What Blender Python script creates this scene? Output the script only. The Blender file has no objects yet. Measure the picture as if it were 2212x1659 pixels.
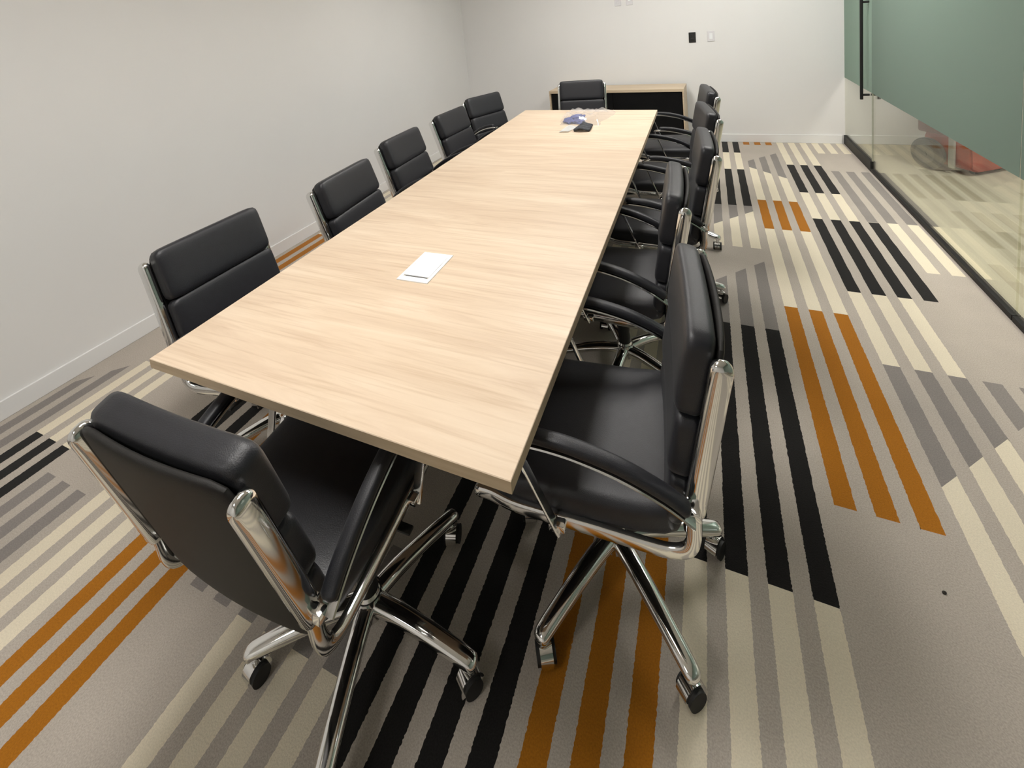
import bpy, bmesh, math, random, bisect
from mathutils import Vector, Matrix, noise

random.seed(7)
sc = bpy.context.scene
col = sc.collection

# ------------------------------------------------------------------ camera, world, light, exposure
cam_d = bpy.data.cameras.new('camera')
cam = bpy.data.objects.new('camera', cam_d)
col.objects.link(cam)
cam.location = (1.3106, 0.0, 1.6377)
cam.rotation_euler = (math.radians(83.06), math.radians(5.48), math.radians(23.64))
cam_d.sensor_fit = 'HORIZONTAL'
cam_d.sensor_width = 36.0
cam_d.lens = 36.0 * 1014.55 / 2212.0
cam_d.shift_x = 27.15 / 2212.0
cam_d.shift_y = -666.5 / 2212.0
cam_d.clip_start = 0.02
sc.camera = cam

world = bpy.data.worlds.new('world')
sc.world = world
world.use_nodes = True
world.node_tree.nodes['Background'].inputs[0].default_value = (0.9, 0.93, 1.0, 1)
world.node_tree.nodes['Background'].inputs[1].default_value = 0.05

LAMP_WARM = (1.0, 0.97, 0.925)
LAMP_ROOM = 19.5        # radiance of the room's ceiling panels
LAMP_HALL = 26.0         # and of the corridor's
sc.view_settings.view_transform = 'Standard'
sc.view_settings.look = 'None'
sc.view_settings.gamma = 1.0
sc.view_settings.use_curve_mapping = False
sc.view_settings.exposure = 0.0

# ------------------------------------------------------------------ materials
def nt(name):
    m = bpy.data.materials.new(name)
    m.use_nodes = True
    t = m.node_tree
    return m, t, t.nodes['Principled BSDF']

def plain(name, rgb, rough=0.5, metal=0.0, spec=0.5, var=0.0, vscale=30, bump=0.0, bscale=200):
    m, t, b = nt(name)
    b.inputs['Base Color'].default_value = (*rgb, 1)
    b.inputs['Roughness'].default_value = rough
    b.inputs['Metallic'].default_value = metal
    b.inputs['Specular IOR Level'].default_value = spec
    tc = t.nodes.new('ShaderNodeTexCoord')
    if var > 0:
        n = t.nodes.new('ShaderNodeTexNoise'); n.inputs['Scale'].default_value = vscale; n.inputs['Detail'].default_value = 4
        r = t.nodes.new('ShaderNodeValToRGB')
        r.color_ramp.elements[0].position = 0.3; r.color_ramp.elements[1].position = 0.7
        r.color_ramp.elements[0].color = (*[c * (1 - var) for c in rgb], 1)
        r.color_ramp.elements[1].color = (*[min(1, c * (1 + var)) for c in rgb], 1)
        t.links.new(tc.outputs['Object'], n.inputs['Vector'])
        t.links.new(n.outputs['Fac'], r.inputs['Fac'])
        t.links.new(r.outputs['Color'], b.inputs['Base Color'])
    if bump > 0:
        n2 = t.nodes.new('ShaderNodeTexNoise'); n2.inputs['Scale'].default_value = bscale; n2.inputs['Detail'].default_value = 3
        bp = t.nodes.new('ShaderNodeBump'); bp.inputs['Strength'].default_value = bump; bp.inputs['Distance'].default_value = 0.002
        t.links.new(tc.outputs['Object'], n2.inputs['Vector'])
        t.links.new(n2.outputs['Fac'], bp.inputs['Height'])
        t.links.new(bp.outputs['Normal'], b.inputs['Normal'])
    return m

def wood(name, c0, c1, c2, along_x=True, rough=0.42):
    m, t, b = nt(name)
    tc = t.nodes.new('ShaderNodeTexCoord')
    mp = t.nodes.new('ShaderNodeMapping')
    mp.inputs['Scale'].default_value = (0.8, 7.5, 7.5) if along_x else (13.0, 1.3, 13.0)
    n = t.nodes.new('ShaderNodeTexNoise'); n.inputs['Scale'].default_value = 1.5; n.inputs['Detail'].default_value = 7
    n.inputs['Roughness'].default_value = 0.62; n.inputs['Distortion'].default_value = 1.1
    r = t.nodes.new('ShaderNodeValToRGB')
    e = r.color_ramp.elements
    e[0].position = 0.30; e[0].color = (*c0, 1)
    e[1].position = 0.70; e[1].color = (*c2, 1)
    k = e.new(0.5); k.color = (*c1, 1)
    mp2 = t.nodes.new('ShaderNodeMapping')
    mp2.inputs['Scale'].default_value = (2.5, 70.0, 40.0) if along_x else (120.0, 4.0, 60.0)
    n2 = t.nodes.new('ShaderNodeTexNoise'); n2.inputs['Scale'].default_value = 1.6; n2.inputs['Detail'].default_value = 3
    r2 = t.nodes.new('ShaderNodeValToRGB')
    r2.color_ramp.elements[0].position = 0.28; r2.color_ramp.elements[0].color = (0.86, 0.82, 0.78, 1)
    r2.color_ramp.elements[1].position = 0.5; r2.color_ramp.elements[1].color = (1, 1, 1, 1)
    mx = t.nodes.new('ShaderNodeMix'); mx.data_type = 'RGBA'; mx.blend_type = 'MULTIPLY'; mx.inputs[0].default_value = 0.8
    t.links.new(tc.outputs['Object'], mp.inputs['Vector']); t.links.new(mp.outputs['Vector'], n.inputs['Vector'])
    t.links.new(tc.outputs['Object'], mp2.inputs['Vector']); t.links.new(mp2.outputs['Vector'], n2.inputs['Vector'])
    t.links.new(n.outputs['Fac'], r.inputs['Fac']); t.links.new(n2.outputs['Fac'], r2.inputs['Fac'])
    t.links.new(r.outputs['Color'], mx.inputs[6]); t.links.new(r2.outputs['Color'], mx.inputs[7])
    t.links.new(mx.outputs[2], b.inputs['Base Color'])
    b.inputs['Roughness'].default_value = rough
    b.inputs['Specular IOR Level'].default_value = 0.35
    return m

def carpet(name, rgb, var=0.16):
    m, t, b = nt(name)
    tc = t.nodes.new('ShaderNodeTexCoord')
    n = t.nodes.new('ShaderNodeTexNoise'); n.inputs['Scale'].default_value = 260; n.inputs['Detail'].default_value = 2
    n3 = t.nodes.new('ShaderNodeTexNoise'); n3.inputs['Scale'].default_value = 6; n3.inputs['Detail'].default_value = 3
    ad = t.nodes.new('ShaderNodeMath'); ad.operation = 'MULTIPLY_ADD'; ad.inputs[1].default_value = 0.25
    r = t.nodes.new('ShaderNodeValToRGB')
    r.color_ramp.elements[0].position = 0.38; r.color_ramp.elements[0].color = (*[c * (1 - var) for c in rgb], 1)
    r.color_ramp.elements[1].position = 0.85; r.color_ramp.elements[1].color = (*[min(1, c * (1 + var)) for c in rgb], 1)
    t.links.new(tc.outputs['Object'], n.inputs['Vector']); t.links.new(tc.outputs['Object'], n3.inputs['Vector'])
    t.links.new(n3.outputs['Fac'], ad.inputs[0]); t.links.new(n.outputs['Fac'], ad.inputs[2])
    t.links.new(ad.outputs[0], r.inputs['Fac']); t.links.new(r.outputs['Color'], b.inputs['Base Color'])
    bp = t.nodes.new('ShaderNodeBump'); bp.inputs['Strength'].default_value = 0.35; bp.inputs['Distance'].default_value = 0.003
    t.links.new(n.outputs['Fac'], bp.inputs['Height']); t.links.new(bp.outputs['Normal'], b.inputs['Normal'])
    b.inputs['Roughness'].default_value = 0.95
    b.inputs['Specular IOR Level'].default_value = 0.08
    b.inputs['Sheen Weight'].default_value = 0.15
    return m

def clear_glass(name, tint=(0.96, 0.965, 0.92)):
    m = bpy.data.materials.new(name); m.use_nodes = True
    t = m.node_tree; t.nodes.clear()
    o = t.nodes.new('ShaderNodeOutputMaterial'); tr = t.nodes.new('ShaderNodeBsdfTransparent'); g = t.nodes.new('ShaderNodeBsdfGlossy')
    f = t.nodes.new('ShaderNodeFresnel'); f.inputs['IOR'].default_value = 1.45; mx = t.nodes.new('ShaderNodeMixShader')
    tr.inputs['Color'].default_value = (*tint, 1); g.inputs['Roughness'].default_value = 0.02
    ge = t.nodes.new('ShaderNodeNewGeometry'); mi = t.nodes.new('ShaderNodeMix')      # the same Fresnel curve on both faces of the thin pane
    mi.inputs[2].default_value = 1.45; mi.inputs[3].default_value = 1 / 1.45
    t.links.new(ge.outputs['Backfacing'], mi.inputs[0]); t.links.new(mi.outputs[0], f.inputs['IOR'])
    t.links.new(f.outputs[0], mx.inputs[0]); t.links.new(tr.outputs[0], mx.inputs[1]); t.links.new(g.outputs[0], mx.inputs[2])
    t.links.new(mx.outputs[0], o.inputs['Surface'])
    return m

def film_mat(name, k=1.0):
    m = bpy.data.materials.new(name); m.use_nodes = True
    t = m.node_tree; t.nodes.clear()
    o = t.nodes.new('ShaderNodeOutputMaterial')
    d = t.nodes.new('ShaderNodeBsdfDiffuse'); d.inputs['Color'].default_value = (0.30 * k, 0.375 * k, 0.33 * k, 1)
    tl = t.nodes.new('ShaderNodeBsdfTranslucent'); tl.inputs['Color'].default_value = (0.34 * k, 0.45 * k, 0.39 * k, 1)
    g = t.nodes.new('ShaderNodeBsdfGlossy'); g.inputs['Roughness'].default_value = 0.25; g.inputs['Color'].default_value = (0.8, 0.85, 0.82, 1)
    a = t.nodes.new('ShaderNodeMixShader'); a.inputs[0].default_value = 0.5
    b = t.nodes.new('ShaderNodeMixShader'); b.inputs[0].default_value = 0.05
    t.links.new(d.outputs[0], a.inputs[1]); t.links.new(tl.outputs[0], a.inputs[2])
    t.links.new(a.outputs[0], b.inputs[1]); t.links.new(g.outputs[0], b.inputs[2])
    t.links.new(b.outputs[0], o.inputs['Surface'])
    return m

def emit(name, rgb, s):
    m = bpy.data.materials.new(name); m.use_nodes = True
    t = m.node_tree; t.nodes.clear()
    o = t.nodes.new('ShaderNodeOutputMaterial'); e = t.nodes.new('ShaderNodeEmission')
    e.inputs['Color'].default_value = (*rgb, 1); e.inputs['Strength'].default_value = s
    t.links.new(e.outputs[0], o.inputs['Surface'])
    return m

def wrap_film(name):
    m = bpy.data.materials.new(name); m.use_nodes = True
    t = m.node_tree; t.nodes.clear()
    o = t.nodes.new('ShaderNodeOutputMaterial')
    tr = t.nodes.new('ShaderNodeBsdfTransparent'); g = t.nodes.new('ShaderNodeBsdfGlossy'); d = t.nodes.new('ShaderNodeBsdfDiffuse')
    g.inputs['Roughness'].default_value = 0.12; d.inputs['Color'].default_value = (0.85, 0.86, 0.9, 1)
    a = t.nodes.new('ShaderNodeMixShader'); a.inputs[0].default_value = 0.45
    b = t.nodes.new('ShaderNodeMixShader'); b.inputs[0].default_value = 0.24
    t.links.new(g.outputs[0], a.inputs[1]); t.links.new(d.outputs[0], a.inputs[2])
    t.links.new(tr.outputs[0], b.inputs[1]); t.links.new(a.outputs[0], b.inputs[2])
    t.links.new(b.outputs[0], o.inputs['Surface'])
    return m

def soften(m, w):
    b = m.node_tree.nodes['Principled BSDF']; b.inputs['Sheen Weight'].default_value = w; b.inputs['Sheen Roughness'].default_value = 0.45
    return m

M = dict(
    wall=plain('wall_paint', (0.755, 0.75, 0.742), 0.75, spec=0.2, var=0.015, vscale=1.2),
    ceil=plain('ceiling_paint', (0.80, 0.79, 0.77), 0.8, spec=0.2, var=0.02, vscale=2),
    trim=plain('trim_paint', (0.77, 0.77, 0.765), 0.5, spec=0.3, var=0.01, vscale=3),
    table=wood('oak_laminate', (0.56, 0.43, 0.312), (0.64, 0.508, 0.378), (0.705, 0.58, 0.447)),
    edge=wood('oak_edge_band', (0.50, 0.39, 0.255), (0.56, 0.445, 0.30), (0.62, 0.50, 0.35)),
    cab=wood('credenza_oak', (0.46, 0.36, 0.25), (0.56, 0.45, 0.32), (0.62, 0.51, 0.37)),
    cabblack=plain('credenza_black', (0.004, 0.004, 0.0045), 0.6, spec=0.15, var=0.2, vscale=8),
    leather=plain('black_leather', (0.0108, 0.0112, 0.0150), 0.44, spec=0.5, var=0.12, vscale=40, bump=0.25, bscale=420),
    fabric=plain('black_back_fabric', (0.012, 0.011, 0.010), 0.62, spec=0.35, var=0.15, vscale=60, bump=0.25, bscale=500),
    chrome=plain('chrome', (0.80, 0.80, 0.79), 0.09, metal=1.0, var=0.03, vscale=6),
    steel=plain('black_steel', (0.014, 0.014, 0.015), 0.4, var=0.15, vscale=20),
    plastic=plain('black_plastic', (0.012, 0.012, 0.012), 0.45, var=0.15, vscale=20),
    rubber=plain('black_rubber', (0.010, 0.010, 0.010), 0.6, var=0.15, vscale=20),
    rail=plain('black_rail', (0.010, 0.010, 0.010), 0.5, spec=0.3, var=0.15, vscale=9),
    white=plain('white_plastic', (0.86, 0.88, 0.90), 0.35, var=0.01, vscale=9),
    plate=plain('plate_white', (0.67, 0.66, 0.68), 0.35, var=0.01, vscale=9),
    slot=plain('slot_shadow_gap', (0.05, 0.05, 0.05), 0.6, var=0.1),
    red=plain('red_enamel', (0.42, 0.065, 0.035), 0.5, var=0.25, vscale=6),
    maroon=plain('maroon_enamel', (0.20, 0.075, 0.07), 0.55, var=0.2, vscale=6),
    tyre=plain('grey_tyre', (0.05, 0.052, 0.048), 0.7, var=0.3, vscale=12),
    hub=plain('wheel_disc', (0.09, 0.095, 0.088), 0.5, var=0.25, vscale=12),
    grey=plain('grey_metal', (0.35, 0.35, 0.33), 0.45, var=0.1, vscale=9),
    darkgrey=plain('dark_grey_knit', (0.035, 0.038, 0.045), 0.7, var=0.5, vscale=90),
    blue=plain('blue_cloth', (0.035, 0.055, 0.24), 0.55, var=0.5, vscale=45),
    paper=plain('white_paper', (0.80, 0.81, 0.80), 0.7, var=0.05, vscale=30),
    lint=plain('dark_lint', (0.03, 0.025, 0.02), 0.9, var=0.3, vscale=200),
    glass=clear_glass('clear_glass'),
    film=film_mat('frosted_film'),
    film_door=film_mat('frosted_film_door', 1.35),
    glassedge=plain('polished_glass_edge', (0.30, 0.31, 0.25), 0.3, var=0.1),
    wrap=wrap_film('clear_wrap'),
    lamp=emit('lamp_room', LAMP_WARM, LAMP_ROOM),
    lamp_hall=emit('lamp_hall', LAMP_WARM, LAMP_HALL),
)
soften(M['leather'], 0.05)
CARPET = {
    'base': carpet('carpet_taupe', (0.42, 0.375, 0.325)),
    'black': carpet('carpet_black', (0.0105, 0.0095, 0.009), 0.3),
    'orange': carpet('carpet_orange', (0.345, 0.128, 0.008)),
    'cream': carpet('carpet_cream', (0.70, 0.63, 0.49), 0.08),
    'grey': carpet('carpet_grey', (0.225, 0.205, 0.19)),
    'hall': carpet('carpet_hall_beige', (0.49, 0.455, 0.365)),
    'hall_dark': carpet('carpet_hall_stripe', (0.40, 0.365, 0.28)),
}

# ------------------------------------------------------------------ mesh helpers
def obj(name, bm, mats, parent=None, smooth=True, angle=40):
    bmesh.ops.recalc_face_normals(bm, faces=bm.faces)
    me = bpy.data.meshes.new(name)
    bm.to_mesh(me); bm.free()
    for m in (mats if isinstance(mats, (list, tuple)) else [mats]):
        me.materials.append(m)
    if smooth:
        me.shade_smooth()
        try: me.set_sharp_from_angle(angle=math.radians(angle))
        except Exception: pass
    o = bpy.data.objects.new(name, me)
    col.objects.link(o)
    if parent is not None: o.parent = parent
    return o

def tag(o, label=None, cat=None, group=None, kind=None):
    if label: o['label'] = label
    if cat: o['category'] = cat
    if group: o['group'] = group
    if kind: o['kind'] = kind
    return o

def empty(name, loc=(0, 0, 0), rz=0.0, parent=None):
    o = bpy.data.objects.new(name, None)
    col.objects.link(o)
    o.location = loc; o.rotation_euler = (0, 0, rz); o.empty_display_size = 0.05
    if parent is not None: o.parent = parent
    return o

def box(bm, c, s, bev=0.0, seg=2, rot=None, mi=0):
    r = bmesh.ops.create_cube(bm, size=1.0)
    vs = r['verts']
    bmesh.ops.scale(bm, verts=vs, vec=s)
    fs = set(f for v in vs for f in v.link_faces)
    if bev > 0:
        es = list(set(e for v in vs for e in v.link_edges))
        q = bmesh.ops.bevel(bm, geom=es, offset=bev, segments=seg, affect='EDGES', profile=0.5)
        vs = list(set(q['verts']) | set(v for v in vs if v.is_valid))
        fs = set(f for v in vs for f in v.link_faces)
    if rot is not None: bmesh.ops.rotate(bm, verts=vs, cent=(0, 0, 0), matrix=rot)
    bmesh.ops.translate(bm, verts=vs, vec=c)
    for f in fs: f.material_index = mi
    return vs

def prism(bm, pts, z0, z1):
    lo = [bm.verts.new((x, y, z0)) for x, y in pts]; hi = [bm.verts.new((x, y, z1)) for x, y in pts]
    bm.faces.new(lo[::-1]); bm.faces.new(hi)
    n = len(pts)
    for i in range(n): bm.faces.new((lo[i], lo[(i + 1) % n], hi[(i + 1) % n], hi[i]))

def cyl(bm, c, r0, r1, h, seg=20, axis='Z'):
    q = bmesh.ops.create_cone(bm, cap_ends=True, segments=seg, radius1=r0, radius2=r1, depth=h)
    if axis == 'X': bmesh.ops.rotate(bm, verts=q['verts'], cent=(0, 0, 0), matrix=Matrix.Rotation(math.pi / 2, 3, 'Y'))
    if axis == 'Y': bmesh.ops.rotate(bm, verts=q['verts'], cent=(0, 0, 0), matrix=Matrix.Rotation(math.pi / 2, 3, 'X'))
    bmesh.ops.translate(bm, verts=q['verts'], vec=c)
    return q['verts']

def smooth_path(pts, n=6):
    P = [Vector(p) for p in pts]; out = []
    for i in range(len(P) - 1):
        a = P[max(i - 1, 0)]; b = P[i]; c = P[i + 1]; d = P[min(i + 2, len(P) - 1)]
        for k in range(n):
            t = k / n
            out.append(0.5 * ((2 * b) + (c - a) * t + (2 * a - 5 * b + 4 * c - d) * t * t + (3 * b - a - 3 * c + d) * t ** 3))
    out.append(P[-1])
    return out

def sweep(bm, pts, side, wa, hb, seg=12, ex=2.6, round_ends=True):
    """Sweeps a superellipse (half width wa along `side`, half height hb across it) along pts. wa, hb: numbers or functions of 0..1."""
    P = [Vector(p) for p in pts]; side = Vector(side).normalized(); n = len(P); rings = []
    fa = wa if callable(wa) else (lambda t: wa)
    fb = hb if callable(hb) else (lambda t: hb)
    def ring(c, nor, a, b):
        r = []
        for k in range(seg):
            th = 2 * math.pi * k / seg
            cx, sx = math.cos(th), math.sin(th)
            r.append(bm.verts.new(c + side * (a * math.copysign(abs(cx) ** (2 / ex), cx)) + nor * (b * math.copysign(abs(sx) ** (2 / ex), sx))))
        return r
    for i in range(n):
        T = (P[min(i + 1, n - 1)] - P[max(i - 1, 0)]).normalized()
        nor = side.cross(T).normalized(); t = i / (n - 1)
        if round_ends and i == 0:
            b = fb(0)
            for q in (0.97, 0.86, 0.62, 0.33): rings.append(ring(P[0] - T * b * q, nor, fa(0) * math.sqrt(1 - q * q), b * math.sqrt(1 - q * q)))
        rings.append(ring(P[i], nor, fa(t), fb(t)))
        if round_ends and i == n - 1:
            b = fb(1)
            for q in (0.33, 0.62, 0.86, 0.97): rings.append(ring(P[-1] + T * b * q, nor, fa(1) * math.sqrt(1 - q * q), b * math.sqrt(1 - q * q)))
    for a, b in zip(rings, rings[1:]):
        for k in range(seg): bm.faces.new((a[k], a[(k + 1) % seg], b[(k + 1) % seg], b[k]))
    bm.faces.new(rings[0][::-1]); bm.faces.new(rings[-1])

def pillow(bm, size, ex=(5, 5, 2.6), res=10, fn=None):
    """Rounded cushion: a subdivided cube pushed onto a superellipsoid; fn(v) moves the vertices afterwards."""
    q = bmesh.ops.create_cube(bm, size=2.0)
    es = list(set(e for v in q['verts'] for e in v.link_edges))
    before = set(bm.verts)
    r = bmesh.ops.subdivide_edges(bm, edges=es, cuts=res, use_grid_fill=True)
    vs = [v for v in bm.verts if v not in before]
    vs = list(bm.verts) if len(before) == len(q['verts']) else vs
    for v in vs:
        p = v.co; m = max(abs(p.x), abs(p.y), abs(p.z))
        d = (abs(p.x) ** ex[0] + abs(p.y) ** ex[1] + abs(p.z) ** ex[2])
        # radial solve for the superellipsoid
        lo, hi = 0.2, 1.2
        for _ in range(24):
            k = (lo + hi) / 2
            s = abs(p.x * k) ** ex[0] + abs(p.y * k) ** ex[1] + abs(p.z * k) ** ex[2]
            if s > 1: hi = k
            else: lo = k
        v.co = Vector((p.x * k * size[0] / 2, p.y * k * size[1] / 2, p.z * k * size[2] / 2))
        if fn: v.co = fn(v.co)
    return vs

def struct(name, bm, m, label, cat, parent=None, smooth=False):
    o = obj(name, bm, m, parent, smooth)
    if parent is None: tag(o, label, cat, kind='structure')
    return o

# ------------------------------------------------------------------ the room
XL, XG, XR = -1.777, 2.578, 4.75
Y0, YB = -2.4, 5.774
ZC = 2.75
PITCH = 0.108; DUTY = 0.554

def floor_mesh():
    names = ['base', 'black', 'orange', 'cream', 'grey', 'hall', 'hall_dark']; idx = {n: i for i, n in enumerate(names)}
    ya, yb = Y0 / PITCH, YB / PITCH
    # (first column, last column, start, end, colour, slant of start, slant of end); slanted ends run at 45 degrees from the first column on
    S = [
        (11, 14, -30, 11.85, 'cream', 0, 0), (11, 14, 11.85, 22.55, 'black', 0, 0), (11, 14, 22.55, 25.15, 'grey', 0, 1),
        (11, 14, 30.2, 32.15, 'cream', 0, 1), (11, 14, 32.15, 36.6, 'grey', 1, 0), (11, 14, 36.6, 44.65, 'black', 0, 0),
        (11, 14, 44.65, 49.6, 'cream', 0, 0), (11, 14, 49.6, 60, 'black', 0, 0),
        (15, 17, 14.63, 24.55, 'orange', 0, 0), (15, 17, 24.55, 33.1, 'cream', 0, 0), (15, 17, 33.1, 37.92, 'orange', 0, 0),
        (15, 17, 37.92, 45.37, 'cream', 0, -1), (15, 17, 45.37, 47.1, 'grey', -1, 1), (15, 17, 52.4, 60, 'orange', 0, 0),
        (18, 20, -30, 16.2, 'cream', 0, 1), (18, 22, 16.2, 21.44, 'grey', 1, 0), (18, 20, 21.44, 26.62, 'cream', 0, 0),
        (18, 21, 26.62, 35.23, 'black', 0, 0), (18, 20, 35.23, 39.9, 'cream', 0, 0), (18, 20, 39.9, 46.4, 'black', 0, 0),
        (18, 20, 46.4, 60, 'cream', 0, 0), (21, 24, 35.3, 45.1, 'grey', 0, 0), (22, 24, 29.35, 35.3, 'cream', 0, 0), (21, 24, 50.0, 60, 'cream', 0, 0),
        (0, 3, -30, 6.46, 'cream', 0, 0), (-2, 3, 6.46, 9.3, 'grey', 0, 0), (4, 7, -30, 13.2, 'black', 0, 0), (8, 10, -30, 12.9, 'orange', 0, 0),
        (-5, -3, -30, 12.2, 'orange', 0, 0), (-8, -6, -30, 8.3, 'cream', 0, 0), (-8, -6, 8.3, 14.5, 'black', 0, 0), (-11, -9, -30, 6.95, 'grey', 0, 0),
        (-14, -12, -30, 7.8, 'black', 0, 0), (-14, -12, 7.8, 12.02, 'cream', 0, 0), (-16, -15, 4.2, 10.0, 'grey', 0, 1),
        (-16, -15, 14.6, 25.5, 'orange', 0, 0), (-16, -15, 25.5, 34.5, 'cream', 0, 0), (-16, -15, 34.5, 36.2, 'orange', 0, 0), (-16, -12, 38, 46, 'cream', 0, 0),
        (-14, -12, 16, 24, 'grey', 0, 0), (-14, -12, 28, 36, 'black', 0, 0), (-10, -8, 18, 28, 'cream', 0, 0), (-7, -4, 20, 30, 'black', 0, 0),
        (-2, 1, 15, 23, 'cream', 0, 0), (2, 4, 17, 26, 'grey', 0, 0), (4, 7, 13.2, 17, 'grey', 0, 0), (5, 7, 26, 34, 'cream', 0, 0), (8, 10, 16, 24, 'cream', 0, 0),
        (8, 10, 24, 33, 'grey', 0, 0), (8, 10, 38, 47, 'orange', 0, 0), (-3, 1, 33, 42, 'black', 0, 0), (2, 5, 38, 48, 'cream', 0, 0),
        # the corridor beyond the glass
        (25, 28, 40, 45, 'hall_dark', 0, 0), (26, 30, 33, 38, 'hall_dark', 0, 0), (31, 34, 34, 42, 'hall_dark', 0, 0), (25, 28, 24, 31, 'hall_dark', 0, 0),
        (30, 33, 26, 32, 'hall_dark', 0, 0), (35, 38, 28, 44, 'hall_dark', 0, 0), (25, 29, 12, 20, 'hall_dark', 0, 0), (31, 34, 14, 22, 'hall_dark', 0, 0), (25, 28, 0, 9, 'hall_dark', 0, 0), (38, 41, 34, 46, 'hall_dark', 0, 0),
    ]
    verts, faces, mats = [], [], []
    rs = random.Random(11)
    jit = {}
    def wob(x, y):                                     # the pile makes every long stripe edge a little ragged
        k = (round(x * 1000), round(y * 10000))
        if k not in jit: jit[k] = rs.uniform(-0.012, 0.012)
        return x + jit[k]
    YS = []; y = -30.0
    while y < 56:
        YS.append(round(y, 4)); y += 4.0 if y < -2 else (0.034 if y < 14 else (0.07 if y < 26 else 0.5))
    def grid(a, b):
        return YS[bisect.bisect_right(YS, a + 0.015):bisect.bisect_left(YS, b - 0.015)]
    def strip(xl, xr, l0, r0, l1, r1, mi):
        """A stripe between two ragged edges: left edge from l0 to l1, right edge from r0 to r1."""
        mid = grid(max(l0, r0), min(l1, r1))
        L = [l0] + mid + [l1]; R = [r0] + mid + [r1]
        base = len(verts)
        for y in L: verts.append((wob(xl, y) * PITCH, y * PITCH, 0.0))
        for y in R: verts.append((wob(xr, y) * PITCH, y * PITCH, 0.0))
        n = len(L)
        for i in range(n - 1):
            faces.append((base + i, base + n + i, base + n + i + 1, base + i + 1)); mats.append(mi)
    c0, c1 = math.floor(XL / PITCH) - 1, math.ceil(XR / PITCH) + 1
    def cl(v): return min(max(v, ya), yb)
    for c in range(c0, c1):
        xa, xb, xc = c, c + DUTY, c + 1
        ground = idx['hall'] if c >= 24 else 0
        strip(xb, xc, ya, ya, yb, yb, ground)
        seg = sorted((s + ss * (c - a), e + se * (c - a), ss, se, k) for (a, b, s, e, k, ss, se) in S if a <= c <= b)
        cur = (ya, ya)
        for (s, e, ss, se, k) in seg:
            sa, sb = cl(s), cl(s + ss * DUTY); ea, eb = cl(e), cl(e + se * DUTY)
            if sa > cur[0] + 1e-6 or sb > cur[1] + 1e-6: strip(xa, xb, cur[0], cur[1], sa, sb, ground)
            if ea - sa > 1e-6 or eb - sb > 1e-6: strip(xa, xb, sa, sb, ea, eb, idx[k])
            cur = (ea, eb)
        if cur[0] < yb - 1e-6: strip(xa, xb, cur[0], cur[1], yb, yb, ground)
    b0 = len(verts); verts += [(XL - 0.1, Y0 - 0.1, -0.0006), (XR + 0.1, Y0 - 0.1, -0.0006), (XR + 0.1, YB + 0.1, -0.0006), (XL - 0.1, YB + 0.1, -0.0006)]
    faces.append((b0, b0 + 1, b0 + 2, b0 + 3)); mats.append(0)      # backing under the pile
    me = bpy.data.meshes.new('floor'); me.from_pydata(verts, [], faces)
    me.polygons.foreach_set('material_index', mats)
    for n in names: me.materials.append(CARPET[n])
    me.update()
    return me

fl = bpy.data.objects.new('floor', floor_mesh()); col.objects.link(fl)
tag(fl, 'taupe carpet with black, orange, cream and grey stripe blocks', 'carpet', kind='structure')

T = 0.12
bm = bmesh.new(); box(bm, (XL - T / 2, (Y0 + YB) / 2, ZC / 2), (T, YB - Y0 + 2 * T, ZC)); struct('wall_left', bm, M['wall'], 'plain white painted wall along the left side of the room', 'wall')
bm = bmesh.new(); box(bm, ((XL + XR) / 2, YB + T / 2, ZC / 2), (XR - XL, T, ZC)); struct('wall_back', bm, M['wall'], 'plain white painted end wall behind the credenza', 'wall')
bm = bmesh.new(); box(bm, ((XL + XR) / 2, Y0 - T / 2, ZC / 2), (XR - XL, T, ZC)); struct('wall_front', bm, M['wall'], 'white painted wall at the near end of the room', 'wall')
bm = bmesh.new(); box(bm, (XR + T / 2, (Y0 + YB) / 2, ZC / 2), (T, YB - Y0 + 2 * T, ZC)); struct('wall_right', bm, M['wall'], 'pale corridor wall on the far side of the glass', 'wall')
bm = bmesh.new(); box(bm, ((XL + XR) / 2, (Y0 + YB) / 2, ZC + T / 2), (XR - XL + 2 * T, YB - Y0 + 2 * T, T)); struct('ceiling', bm, M['ceil'], 'flat white ceiling over room and corridor', 'ceiling')
BH, BT = 0.092, 0.012
bm = bmesh.new(); box(bm, (XL + BT / 2, (Y0 + YB) / 2, BH / 2), (BT, YB - Y0, BH), 0.003); struct('baseboard_left', bm, M['trim'], 'low white baseboard along the left wall', 'baseboard')
bm = bmesh.new(); box(bm, ((XL + BT + XG - 0.03) / 2, YB - BT / 2, BH / 2), (XG - 0.03 - XL - BT, BT, BH), 0.003); struct('baseboard_back', bm, M['trim'], 'low white baseboard along the end wall', 'baseboard')
bm = bmesh.new(); box(bm, ((XG + 0.03 + XR) / 2, YB - BT / 2, BH / 2), (XR - XG - 0.03, BT, BH), 0.003); struct('baseboard_right', bm, M['trim'], 'white baseboard of the corridor end wall beyond the glass', 'baseboard')

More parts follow.
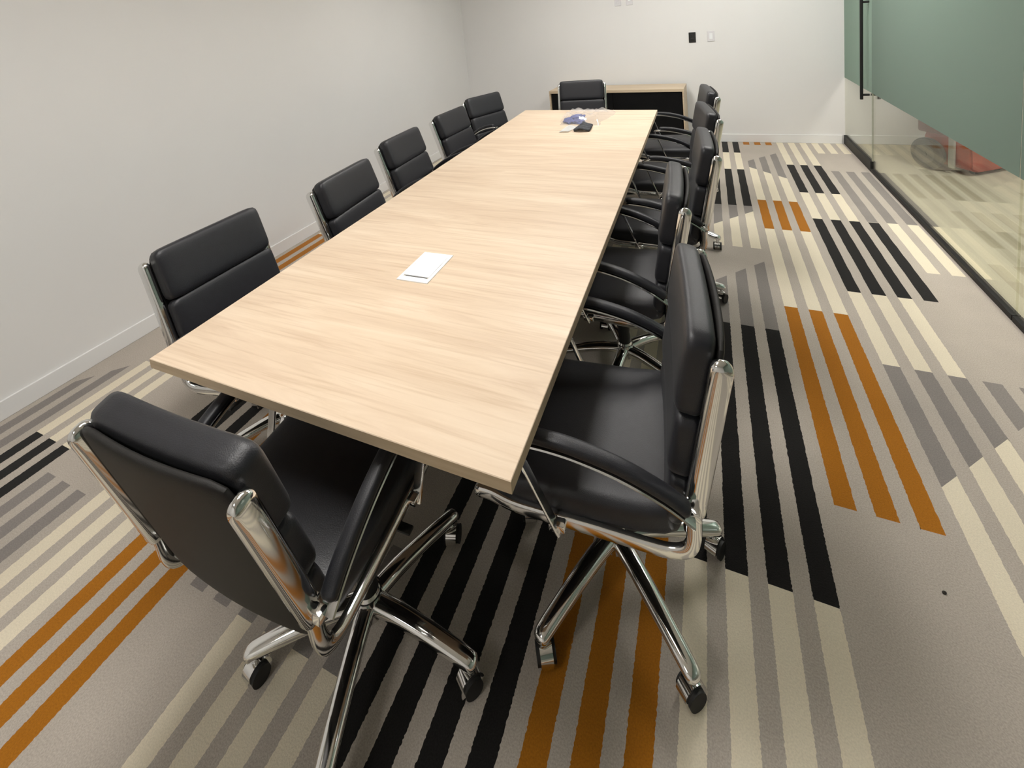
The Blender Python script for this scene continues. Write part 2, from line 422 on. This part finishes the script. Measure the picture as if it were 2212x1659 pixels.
# glass front: a door beside the end wall and fixed panes towards the camera
ZF = 0.70                     # lower edge of the frosted film
def glass_unit(name, y0, y1, rail_h, label, cat, film='film'):
    e = empty(name, (XG, (y0 + y1) / 2, 0)); tag(e, label, cat, kind='structure')
    L = y1 - y0 - 0.006
    bm = bmesh.new(); box(bm, (0, 0, (rail_h * 0.6 + ZC) / 2), (0.012, L, ZC - rail_h * 0.6)); obj('glass_pane', bm, M['glass'], e, False)
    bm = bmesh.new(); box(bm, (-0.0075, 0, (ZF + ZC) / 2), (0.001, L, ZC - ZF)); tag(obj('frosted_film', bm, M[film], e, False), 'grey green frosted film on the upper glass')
    bm = bmesh.new(); box(bm, (0, 0, rail_h / 2), (0.036, L, rail_h), 0.002)
    obj('bottom_rail', bm, M['rail'], e, False)
    return e
YD = 4.889
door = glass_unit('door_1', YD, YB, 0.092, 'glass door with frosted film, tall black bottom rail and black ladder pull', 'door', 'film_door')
bm = bmesh.new(); box(bm, (0, -(YB - YD) / 2 + 0.006, (0.092 + ZC) / 2), (0.0125, 0.006, ZC - 0.092)); tag(obj('glass_edge', bm, M['glassedge'], door, False), 'grey polished edge of the door glass')
glass_unit('window_1', 2.79, YD, 0.030, 'fixed glass pane beside the door with frosted film above', 'glass partition')
glass_unit('window_2', 0.60, 2.79, 0.030, 'fixed glass pane at the right edge of the photo', 'glass partition')
glass_unit('window_3', Y0, 0.60, 0.030, 'fixed glass pane nearest the camera', 'glass partition')
ymid = (YD + YB) / 2
for sx in (-1, 1):
    h = empty('pull_handle', (0, 0, 0), 0, door)
    bm = bmesh.new()
    yb_ = 4.965 - ymid
    x = sx * 0.062
    sweep(bm, [(x, yb_, 0.632), (x, yb_, 1.0), (x, yb_, 1.55)], (0, 1, 0), 0.0125, 0.0125, 12, 2.0, False)
    obj('pull_bar', bm, M['rail'], h)
    for z in (0.672, 1.478):
        bm = bmesh.new(); sweep(bm, [(sx * 0.006, yb_, z), (sx * 0.03, yb_, z), (x, yb_, z)], (0, 1, 0), 0.010, 0.010, 10, 2.0, False)
        obj('standoff', bm, M['rail'], h)

# ceiling lamps (out of the frame above): LED panels over the table and in the corridor
def ceiling_lamp(x, y, w, l, mat, label):
    e = empty('ceiling_light', (x, y, ZC)); tag(e, label, 'ceiling light', 'LED ceiling panels')
    bm = bmesh.new()
    for s in (-1, 1):
        box(bm, (s * (w / 2 + 0.01), 0, -0.014), (0.02, l + 0.04, 0.028)); box(bm, (0, s * (l / 2 + 0.01), -0.014), (w, 0.02, 0.028))
    obj('frame', bm, M['trim'], e, False)
    bm = bmesh.new(); box(bm, (0, 0, -0.012), (w, l, 0.006)); obj('diffuser', bm, mat, e, False)
ceiling_lamp(0.25, 0.95, 0.6, 1.2, M['lamp'], 'LED ceiling panel above the near half of the table')
ceiling_lamp(-0.25, -1.30, 0.6, 0.6, M['lamp'], 'small square LED ceiling panel behind the camera, at the near end of the room')
ceiling_lamp(0.25, 3.75, 0.6, 1.2, M['lamp'], 'LED ceiling panel above the far half of the table')
ceiling_lamp(1.85, 4.10, 0.6, 1.2, M['lamp'], 'LED ceiling panel above the aisle by the glass door')
ceiling_lamp(3.65, 3.6, 0.6, 1.2, M['lamp_hall'], 'LED ceiling panel in the corridor beyond the glass')

# ------------------------------------------------------------------ conference table
tb = empty('conference_table', (0.33, 2.41, 0))
tag(tb, 'long rectangular light oak conference table in the middle of the room', 'table')
o0 = Vector((0.33, 2.41))
quad = [(-0.228, 0.716), (0.927, 0.718), (0.894, 4.090), (-0.313, 4.118)]
qa = [(x - o0.x, y - o0.y) for x, y in quad]
ZT, TT = 0.745, 0.029
bm = bmesh.new(); prism(bm, qa, ZT - TT, ZT)
bmesh.ops.bevel(bm, geom=[e for e in bm.edges if abs(e.verts[0].co.z - e.verts[1].co.z) < 1e-6 and e.verts[0].co.z > ZT - 0.01], offset=0.0015, segments=1, affect='EDGES')
bm.normal_update()
for f in bm.faces: f.material_index = 1 if abs(f.normal.z) < 0.5 else 0
obj('tabletop', bm, [M['table'], M['edge']], tb, False)
# cable port let into the top
pe = empty('cable_port', (0.317 - o0.x, 1.370 - o0.y, ZT), math.radians(1.5), tb)
pe['label'] = 'white flip lid cable port set in the tabletop'
W_, L_ = 0.128, 0.196
bm = bmesh.new()
for s in (-1, 1):
    box(bm, (s * (W_ / 2 - 0.006), 0, 0.001), (0.012, L_, 0.006), 0.001); box(bm, (0, s * (L_ / 2 - 0.0125), 0.001), (W_ - 0.024, 0.025, 0.006), 0.001)
obj('port_frame', bm, M['white'], pe, False)
bm = bmesh.new(); box(bm, (0, 0.004, 0.0015), (W_ - 0.027, L_ - 0.058, 0.006), 0.001); obj('port_lid', bm, M['white'], pe, False)
bm = bmesh.new(); box(bm, (0, -L_ / 2 + 0.028, 0.0008), (W_ - 0.04, 0.006, 0.003)); obj('cable_slot', bm, M['slot'], pe, False)
# pedestal bases, hidden in the dark under the top
for yy in (1.75, 3.15):
    bm = bmesh.new()
    box(bm, (0, yy - o0.y, 0.375), (0.34, 0.07, 0.68), 0.004); box(bm, (0, yy - o0.y, 0.0175), (0.42, 0.30, 0.035), 0.006); box(bm, (0, yy - o0.y, 0.705), (0.60, 0.30, 0.018), 0.003)
    obj('pedestal', bm, M['steel'], tb, False)
bm = bmesh.new(); box(bm, (0, 2.45 - o0.y, 0.62), (0.025, 1.33, 0.13)); obj('modesty_beam', bm, M['steel'], tb, False)

# ------------------------------------------------------------------ credenza
ZK = 0.70; kx0, kx1, ky0, ky1 = -0.482, 1.056, 5.365, YB - 0.052
kc = ((kx0 + kx1) / 2, (ky0 + ky1) / 2)
cr = empty('credenza', (kc[0], kc[1], 0), math.radians(-2.4)); tag(cr, 'low oak credenza with a black front against the end wall', 'credenza')
kw, kd = kx1 - kx0, ky1 - ky0
bm = bmesh.new(); box(bm, (0, 0, ZK - 0.016), (kw, kd, 0.032), 0.002); obj('credenza_top', bm, M['cab'], cr, False)
for s in (-1, 1):
    bm = bmesh.new(); box(bm, (s * (kw / 2 - 0.008), 0, (ZK - 0.032) / 2), (0.016, kd - 0.004, ZK - 0.032), 0.001); obj('side_panel', bm, M['cab'], cr, False)
bm = bmesh.new(); box(bm, (0, kd / 2 - 0.008, (ZK - 0.032) / 2 + 0.03), (kw - 0.048, 0.012, ZK - 0.10)); obj('back_panel', bm, M['cabblack'], cr, False)
bm = bmesh.new(); box(bm, (0, -0.01, 0.035), (kw - 0.048, kd - 0.05, 0.07)); obj('plinth', bm, M['cabblack'], cr, False)
for s in (-1, 1):
    bm = bmesh.new(); box(bm, (s * (kw - 0.05) / 4, -kd / 2 + 0.022, 0.37), ((kw - 0.056) / 2, 0.018, 0.59), 0.002)
    obj('door', bm, M['cabblack'], cr, False)

# ------------------------------------------------------------------ the chairs
def path_frame(x):
    p = [(0.300, 0.443), (0.270, 0.440), (0.215, 0.424), (0.13, 0.417), (0.0, 0.409), (-0.10, 0.402), (-0.160, 0.401), (-0.196, 0.416), (-0.210, 0.450), (-0.213, 0.500), (-0.2155, 0.545)]
    return smooth_path([(x, y, z) for y, z in p], 5)

def back_pt(u, d=0.0):
    """A point of the back's middle plane: u in metres up the recline from its foot, d forward of it."""
    a = math.radians(11.0)
    return (-0.188 - u * math.sin(a) + d * math.cos(a), 0.462 + u * math.cos(a) + d * math.sin(a))

CH = {}
def build_chair():
    root = empty('conference_chair')
    L, F, C, K = M['leather'], M['fabric'], M['chrome'], M['plastic']
    # seat
    def seat_fn(v):
        y = v.y; z = v.z
        if y > 0.12: z -= ((y - 0.12) / 0.13) ** 2 * 0.022
        z += 0.010 * (1 - (v.x / 0.22) ** 2) if z > 0 else 0
        z += max(0, (-y - 0.14)) * 0.10
        return Vector((v.x, y, z))
    bm = bmesh.new(); pillow(bm, (0.456, 0.515, 0.088), (11, 10, 4.0), 12, seat_fn)
    bmesh.ops.translate(bm, verts=bm.verts, vec=(0, 0.062, 0.446)); obj('seat', bm, L, root)
    # back: rear shell with three pads
    R9 = Matrix.Rotation(math.radians(11.0), 3, 'X')
    def put(bm, u, d):
        bmesh.ops.rotate(bm, verts=bm.verts, cent=(0, 0, 0), matrix=R9)
        y, z = back_pt(u, d); bmesh.ops.translate(bm, verts=bm.verts, vec=(0, y, z))
    bm = bmesh.new(); pillow(bm, (0.440, 0.022, 0.505), (12, 3, 12), 9, lambda v: Vector((v.x, v.y - 0.012 * (1 - (v.x / 0.218) ** 2), v.z)))
    put(bm, 0.206, -0.012); back = obj('backrest', bm, F, root)
    for (u, h, t) in ((0.366, 0.202, 0.068), (0.188, 0.160, 0.060), (0.046, 0.132, 0.050)):
        bm = bmesh.new(); pillow(bm, (0.444, t, h), (16, 4.2, 8.5), 12, lambda v: Vector((v.x, v.y - 0.006 * (1 - (v.x / 0.221) ** 2), v.z)))
        put(bm, u, t / 2 - 0.004); obj('back_pad', bm, L, back)
    for s in (-1, 1):
        x = s * 0.234
        # lower side rail, bending up behind the seat
        bm = bmesh.new(); sweep(bm, path_frame(x), (1, 0, 0), 0.011, 0.0165, 12, 2.6); fr = obj('side_frame', bm, C, root)
        # upper post
        bm = bmesh.new()
        pts = [(x, *back_pt(u, -0.014)) for u in (0.070, 0.10, 0.2, 0.3, 0.38, 0.418)]
        sweep(bm, pts, (1, 0, 0), 0.0155, 0.0235, 14, 3.2); obj('back_post', bm, C, root)
        # clamps that join post, rail and arm
        bm = bmesh.new(); box(bm, (s * 0.244, -0.210, 0.535), (0.050, 0.034, 0.022), 0.004, 2, Matrix.Rotation(math.radians(-12), 3, 'X')); box(bm, (s * 0.234, -0.2185, 0.556), (0.028, 0.040, 0.014), 0.003)
        obj('arm_clamp', bm, C, root)
        bm = bmesh.new(); box(bm, (s * 0.249, 0.098, 0.418), (0.030, 0.040, 0.020), 0.004); obj('strut_clamp', bm, C, root)
        # arm strap: a chrome flat that arches forward, folds and returns to the rail as a strut
        xa = s * 0.270
        top = smooth_path([(xa, -0.212, 0.533), (xa, -0.150, 0.574), (xa, -0.06, 0.614), (xa, 0.04, 0.640), (xa, 0.12, 0.650), (xa, 0.178, 0.650)], 5)
        strut = smooth_path([(xa, 0.188, 0.645), (xa - s * 0.003, 0.160, 0.575), (xa - s * 0.008, 0.128, 0.490), (xa - s * 0.012, 0.094, 0.405)], 4)
        bm = bmesh.new(); sweep(bm, top, (1, 0, 0), 0.0185, 0.0045, 10, 4, False); sweep(bm, strut, (1, 0, 0), 0.013, 0.0045, 10, 4, False)
        cyl(bm, (xa, 0.183, 0.6475), 0.0052, 0.0052, 0.026, 10, 'X')
        arm = obj('armrest', bm, C, root)
        pp = smooth_path([(xa, -0.196, 0.563), (xa, -0.150, 0.593), (xa, -0.06, 0.633), (xa, 0.04, 0.659), (xa, 0.10, 0.667), (xa, 0.138, 0.669)], 5)
        bm = bmesh.new(); sweep(bm, pp, (1, 0, 0), 0.0180, lambda t: 0.0112 + 0.0022 * math.sin(math.pi * t), 14, 3.0); obj('arm_pad', bm, L, arm)
    # under the seat
    bm = bmesh.new(); box(bm, (0, 0.02, 0.381), (0.17, 0.24, 0.042), 0.010); box(bm, (0, 0.03, 0.404), (0.40, 0.05, 0.012), 0.003)
    sweep(bm, [(0.06, 0.05, 0.375), (0.15, 0.055, 0.372), (0.215, 0.055, 0.368)], (0, 1, 0), 0.004, 0.004, 8, 2); box(bm, (0.235, 0.055, 0.367), (0.05, 0.022, 0.008), 0.003)
    obj('tilt_mechanism', bm, K, root)
    bm = bmesh.new(); cyl(bm, (0, 0, 0.255), 0.026, 0.024, 0.22, 20); cyl(bm, (0, 0, 0.345), 0.016, 0.016, 0.06, 16); obj('gas_column', bm, K, root)
    base = empty('star_base', (0, 0, 0), 0, root)
    bm = bmesh.new(); cyl(bm, (0, 0, 0.116), 0.040, 0.036, 0.056, 24); cyl(bm, (0, 0, 0.146), 0.034, 0.028, 0.012, 24); obj('hub', bm, C, base)
    def leg_bm():
        bm = bmesh.new()
        sweep(bm, smooth_path([(0.026, 0, 0.118), (0.10, 0, 0.117), (0.20, 0, 0.103), (0.285, 0, 0.086), (0.305, 0, 0.080)], 4), (0, 1, 0), lambda t: 0.0255 - 0.005 * t, lambda t: 0.0195 - 0.0045 * t, 14, 2.3)
        cyl(bm, (0.295, 0, 0.062), 0.0085, 0.0085, 0.036, 12)
        return bm
    def hood_bm():
        """Chrome fender between and over the two wheels, and the stub that carries it."""
        bm = bmesh.new(); n = 14; zc = 0.0275; r = 0.0365
        arc = [(r * math.cos(math.radians(-20 + 190 * i / n)), zc + r * math.sin(math.radians(-20 + 190 * i / n))) for i in range(n + 1)]
        pr_ = arc + [(-0.012, zc - 0.006), (0.010, zc - 0.013)]
        A = [bm.verts.new((x, -0.0185, z)) for x, z in pr_]; B = [bm.verts.new((x, 0.0185, z)) for x, z in pr_]
        bm.faces.new(A); bm.faces.new(B[::-1])
        for i in range(len(pr_)): bm.faces.new((A[i], A[(i + 1) % len(pr_)], B[(i + 1) % len(pr_)], B[i]))
        cyl(bm, (0, 0, 0.066), 0.0105, 0.0105, 0.016, 14)
        return bm
    def wheel_bm():
        bm = bmesh.new()
        cyl(bm, (0, 0, 0.0275), 0.006, 0.006, 0.042, 10, 'Y')
        for s in (-1, 1): cyl(bm, (0, s * 0.0235, 0.0275), 0.0275, 0.0265 if s > 0 else 0.0275, 0.0095, 24, 'Y')
        return bm
    lm = hm = wm = None
    rs = random.Random(3)
    for k in range(5):
        a = 2 * math.pi * k / 5
        if lm is None:
            lg = obj('base_leg', leg_bm(), C, base); lm = lg.data
        else:
            lg = bpy.data.objects.new('base_leg', lm); col.objects.link(lg); lg.parent = base
        lg.rotation_euler = (0, 0, a)
        # the caster is a part of the chair; its wheel a piece of the caster
        if hm is None:
            hd = obj('caster', hood_bm(), C, root); hm = hd.data
        else:
            hd = bpy.data.objects.new('caster', hm); col.objects.link(hd); hd.parent = root
        if wm is None:
            wh = obj('wheel', wheel_bm(), M['rubber'], hd); wm = wh.data
        else:
            wh = bpy.data.objects.new('wheel', wm); col.objects.link(wh); wh.parent = hd
        hd['k'] = k; hd.scale = (0.87, 0.87, 0.87)
    return root

def pose_chair(root, x, y, deg, base_deg, swing, tilt=0.0, shift=(0, 0), size=1.0):
    root.location = (x, y, 0); root.rotation_euler = (0, 0, math.radians(deg))
    b = math.radians(base_deg - deg)
    rs = random.Random(swing)
    R = Matrix.Rotation(math.radians(tilt), 3, 'X'); piv = Vector((0, 0, 0.37))
    for ch in root.children:
        if ch.name.startswith('star_base'): ch.rotation_euler = (0, 0, b)
        elif ch.name.startswith('caster'):
            a = b + 2 * math.pi * ch['k'] / 5
            s = a + rs.uniform(-1.2, 1.2) + (math.pi / 2 if swing % 2 else -math.pi / 2)
            ch.location = (0.296 * math.cos(a), 0.296 * math.sin(a), 0)
            ch.rotation_euler = (0, 0, s)
        elif not ch.name.startswith('gas_column'):       # the tilting upper part of the chair
            d = piv - R @ (piv * size)
            ch.scale = (size, size, size)
            ch.location = (ch.location.x + d.x + shift[0], ch.location.y + d.y + shift[1], ch.location.z + d.z)
            ch.rotation_euler = (math.radians(tilt), 0, 0)

def copy_thing(o, parent=None):
    c = o.copy(); col.objects.link(c)
    if parent is not None: c.parent = parent; c.matrix_parent_inverse = o.matrix_parent_inverse.copy()
    for ch in o.children: copy_thing(ch, c)
    return c

CHAIRS = [  # x, y, facing (degrees from +y), base, swing, tilt, shift, label
    (0.415, 0.800, 1, 0.5, 4, 4, (-0.105, -0.04), 'black leather chrome office chair at the near end of the table, seen from behind'),
    (1.005, 1.180, 96, 27, 1, 0, (0, 0), 'black leather chrome chair nearest the camera on the glass side of the table'),
    (0.915, 1.960, 93, 47, 2, 0, (0, 0), 'second black leather chair from the camera on the glass side of the table'),
    (1.028, 2.590, 94, 5, 3, 0, (0, 0), 'middle black leather chair of the five on the glass side of the table'),
    (1.035, 3.300, 100, -20, 5, 0, (0, 0), 'fourth black leather chair from the camera on the glass side of the table'),
    (1.045, 4.040, 98, -44, 6, 0, (0, 0), 'black leather chair on the glass side at the far corner, nearest the end wall'),
    (-0.325, 1.195, -90, 20, 7, 7, (0, 0), 'black leather chair nearest the camera on the white wall side of the table'),
    (-0.255, 1.960, -84, 50, 8, 7, (0, 0), 'second black leather chair from the camera on the white wall side of the table'),
    (-0.415, 2.700, -87, 5, 9, 7, (0, 0), 'middle black leather chair of the five along the white left wall'),
    (-0.440, 3.430, -92, 33, 10, 7, (0, 0), 'fourth black leather chair from the camera along the white left wall'),
    (-0.495, 4.050, -112, 12, 11, 7, (0, 0), 'black leather chair by the white wall at the far corner, turned towards the camera'),
    (0.130, 4.460, 188, 40, 12, 0, (0, 0), 'black leather chair facing the camera at the far end, in front of the credenza'),
]
proto = build_chair()
made = []
for i, c in enumerate(CHAIRS):
    r = proto if i == 0 else copy_thing(proto)
    made.append(r)
for r, (x, y, d, b, s, tl, sh, lab) in zip(made, CHAIRS):
    pose_chair(r, x, y, d, b, s, tl, sh, 1.02 if r is proto else 1.0)
    tag(r, lab, 'chair', 'chairs round the conference table')

# ------------------------------------------------------------------ wall plates
def wall_plate(name, x, z, mat, label, cat, rocker=None, group=None):
    e = empty(name, (x, YB, z)); tag(e, label, cat, group)
    bm = bmesh.new(); box(bm, (0, -0.0035, 0), (0.074, 0.007, 0.118), 0.003); obj('cover_plate', bm, mat, e, False)
    if rocker == 'rocker':
        bm = bmesh.new(); box(bm, (0, -0.008, 0.0), (0.034, 0.006, 0.066), 0.002, 2, Matrix.Rotation(math.radians(5), 3, 'X')); obj('rocker', bm, M['white'], e, False)
    elif rocker == 'sockets':
        for dz in (0.02, -0.02):
            bm = bmesh.new(); box(bm, (0, -0.0075, dz), (0.034, 0.004, 0.028), 0.004); obj('socket', bm, mat, e, False)
    elif rocker == 'jack':
        bm = bmesh.new(); box(bm, (0, -0.0075, 0), (0.030, 0.004, 0.022), 0.003); obj('jack', bm, M['white'], e, False)
    return e
wall_plate('control_plate', 1.144, 1.213, M['plastic'], 'black wall control plate on the end wall', 'wall plate', 'sockets')
wall_plate('light_switch', 1.338, 1.214, M['plate'], 'white rocker light switch beside the black plate', 'light switch', 'rocker')
wall_plate('outlet_plate', 0.340, 1.706, M['plate'], 'left one of two white outlet plates high on the end wall', 'outlet', 'sockets')
wall_plate('data_plate', 0.475, 1.704, M['plate'], 'right one of two white outlet plates high on the end wall', 'outlet', 'jack')

# ------------------------------------------------------------------ bag of bits on the far end of the table
def lump(bm, c, s, seed, rot=0.0, amp=0.35, sub=3):
    q = bmesh.ops.create_icosphere(bm, subdivisions=sub, radius=1.0)
    R = Matrix.Rotation(rot, 3, 'Z')
    for v in q['verts']:
        n = noise.noise(v.co * 1.8 + Vector((seed, 2 * seed, 0))) + 0.5 * noise.noise(v.co * 4.5 + Vector((0, seed, seed)))
        p = v.co * (1 + amp * n)
        p = R @ Vector((p.x * s[0], p.y * s[1], p.z * s[2]))
        p.z = max(p.z, -s[2] * 0.55)
        v.co = p + Vector(c)
    return q['verts']

def settle(o, z):
    lo = min(v.co.z for v in o.data.vertices)
    for v in o.data.vertices: v.co.z += z - lo
    return o

be = empty('blue_bundle', (0.29, 3.68, ZT)); tag(be, 'crumpled blue cloth bundle in the clear bag on the table', 'bundle')
for c, sz, sd, ro in (((-0.045, -0.035), (0.042, 0.085, 0.020), 1.0, 0.4), ((0.0, 0.075), (0.050, 0.075, 0.022), 2.3, -0.5), ((0.04, -0.055), (0.050, 0.06, 0.018), 4.1, 0.2)):
    bm = bmesh.new(); lump(bm, (c[0], c[1], 0), sz, sd, ro); settle(obj('cloth_fold', bm, M['blue'], be), 0.0012)
ge = empty('grey_bundle', (0.425, 3.43, ZT)); tag(ge, 'dark grey ribbed bundle in front of the blue cloth on the table', 'bundle')
for k in range(4):
    bm = bmesh.new()
    sweep(bm, [(-0.055 + 0.004 * k, -0.075 + 0.045 * k, 0.013), (-0.01, -0.082 + 0.045 * k, 0.030), (0.052 - 0.004 * k, -0.068 + 0.045 * k, 0.012)], (0, 1, 0), 0.021, 0.0105, 10, 2.2)
    settle(obj('ribbed_strip', bm, M['darkgrey'], ge), 0.0012)
bm = bmesh.new()
n = 8
g = [[bm.verts.new((0.255 + 0.075 * i / n + 0.03 * j / n, 3.31 + 0.19 * j / n, 0.010 * abs(math.sin(2.2 * i / n + 1.5 * j / n)))) for i in range(n + 1)] for j in range(n + 1)]
for j in range(n):
    for i in range(n): bm.faces.new((g[j][i], g[j][i + 1], g[j + 1][i + 1], g[j + 1][i]))
bmesh.ops.solidify(bm, geom=bm.faces[:], thickness=0.0008)
o = settle(obj('paper_slip', bm, M['paper']), ZT + 0.0015); tag(o, 'small white paper slip in front of the clear bag on the table', 'paper')
bm = bmesh.new(); n = 28; g = []
for j in range(n + 1):
    row = []
    for i in range(n + 1):
        u, v = i / n, j / n
        x = 0.185 + 0.31 * u + 0.10 * v * (u - 0.2) + 0.03 * noise.noise(Vector((5 * v, 1.3, 0))); y = 3.535 + 0.47 * v + 0.05 * noise.noise(Vector((5 * u, 7.1, 0))) * v
        d = min(u, 1 - u, v, 1 - v)
        h = 0.062 * min(1, d * 9) * (1.0 if v < 0.7 else 0.6)
        z = ZT + 0.0015 + h + 0.022 * min(1, d * 7) * noise.noise(Vector((x * 28, y * 16, 3)))
        row.append(bm.verts.new((x, y, max(z, ZT + 0.001))))
    g.append(row)
for j in range(n):
    for i in range(n): bm.faces.new((g[j][i], g[j][i + 1], g[j + 1][i + 1], g[j + 1][i]))
o = obj('plastic_bag', bm, M['wrap']); settle(o, ZT + 0.0008); tag(o, 'crumpled clear plastic bag on the far end of the table', 'bag')

# ------------------------------------------------------------------ red wheeled machine in the corridor
rm = empty('red_cart', (3.278, 5.09, 0), math.radians(33)); tag(rm, 'red wheeled machine standing in the corridor behind the glass', 'machine')
bm = bmesh.new()
prof = [(-0.20, 0.06), (-0.14, 0.03), (0.15, 0.03), (0.21, 0.08), (0.22, 0.27), (0.16, 0.325), (-0.19, 0.325), (-0.22, 0.27)]
a = [bm.verts.new((x, -0.18, z)) for x, z in prof]; b = [bm.verts.new((x, 0.18, z)) for x, z in prof]
bm.faces.new(a); bm.faces.new(b[::-1])
for i in range(len(prof)): bm.faces.new((a[i], a[(i + 1) % len(prof)], b[(i + 1) % len(prof)], b[i]))
bmesh.ops.bevel(bm, geom=bm.edges[:], offset=0.012, segments=2, affect='EDGES')
obj('chassis', bm, M['red'], rm)
bm = bmesh.new(); box(bm, (-0.04, 0.07, 0.60), (0.50, 0.22, 0.552), 0.02); obj('upper_body', bm, M['maroon'], rm)
for xx, yy in ((-0.255, 0.115), (0.255, 0.115)):
    bm = bmesh.new(); cyl(bm, (xx, yy, 0.135), 0.135, 0.135, 0.06, 36, 'X')
    bmesh.ops.bevel(bm, geom=[e for e in bm.edges if len(e.link_faces) == 2 and e.calc_face_angle(0) > 1], offset=0.016, segments=3, affect='EDGES')
    w = obj('wheel', bm, M['tyre'], rm)
    bm = bmesh.new(); cyl(bm, (xx + math.copysign(0.031, xx), yy, 0.135), 0.080, 0.070, 0.010, 28, 'X'); cyl(bm, (xx + math.copysign(0.038, xx), yy, 0.135), 0.022, 0.018, 0.012, 16, 'X'); obj('wheel_hub', bm, M['hub'], w)
bm = bmesh.new(); box(bm, (-0.232, -0.055, 0.185), (0.022, 0.045, 0.27), 0.005); obj('support_bar', bm, M['grey'], rm)
for yy in (-0.12,):
    for xx in (-0.10, 0.12):
        bm = bmesh.new(); cyl(bm, (xx, yy, 0.025), 0.025, 0.025, 0.03, 18, 'X'); box(bm, (xx, yy, 0.036), (0.036, 0.03, 0.02)); obj('small_caster', bm, M['rubber'], rm)

# ------------------------------------------------------------------ speck on the carpet
bm = bmesh.new(); lump(bm, (16.95 * PITCH, 13.05 * PITCH, 0.003), (0.006, 0.004, 0.003), 5.0, 0.3, 0.4, 2)
tag(settle(obj('lint_speck', bm, M['lint']), 0.0), 'tiny dark speck of lint on the bare taupe carpet at right', 'lint')
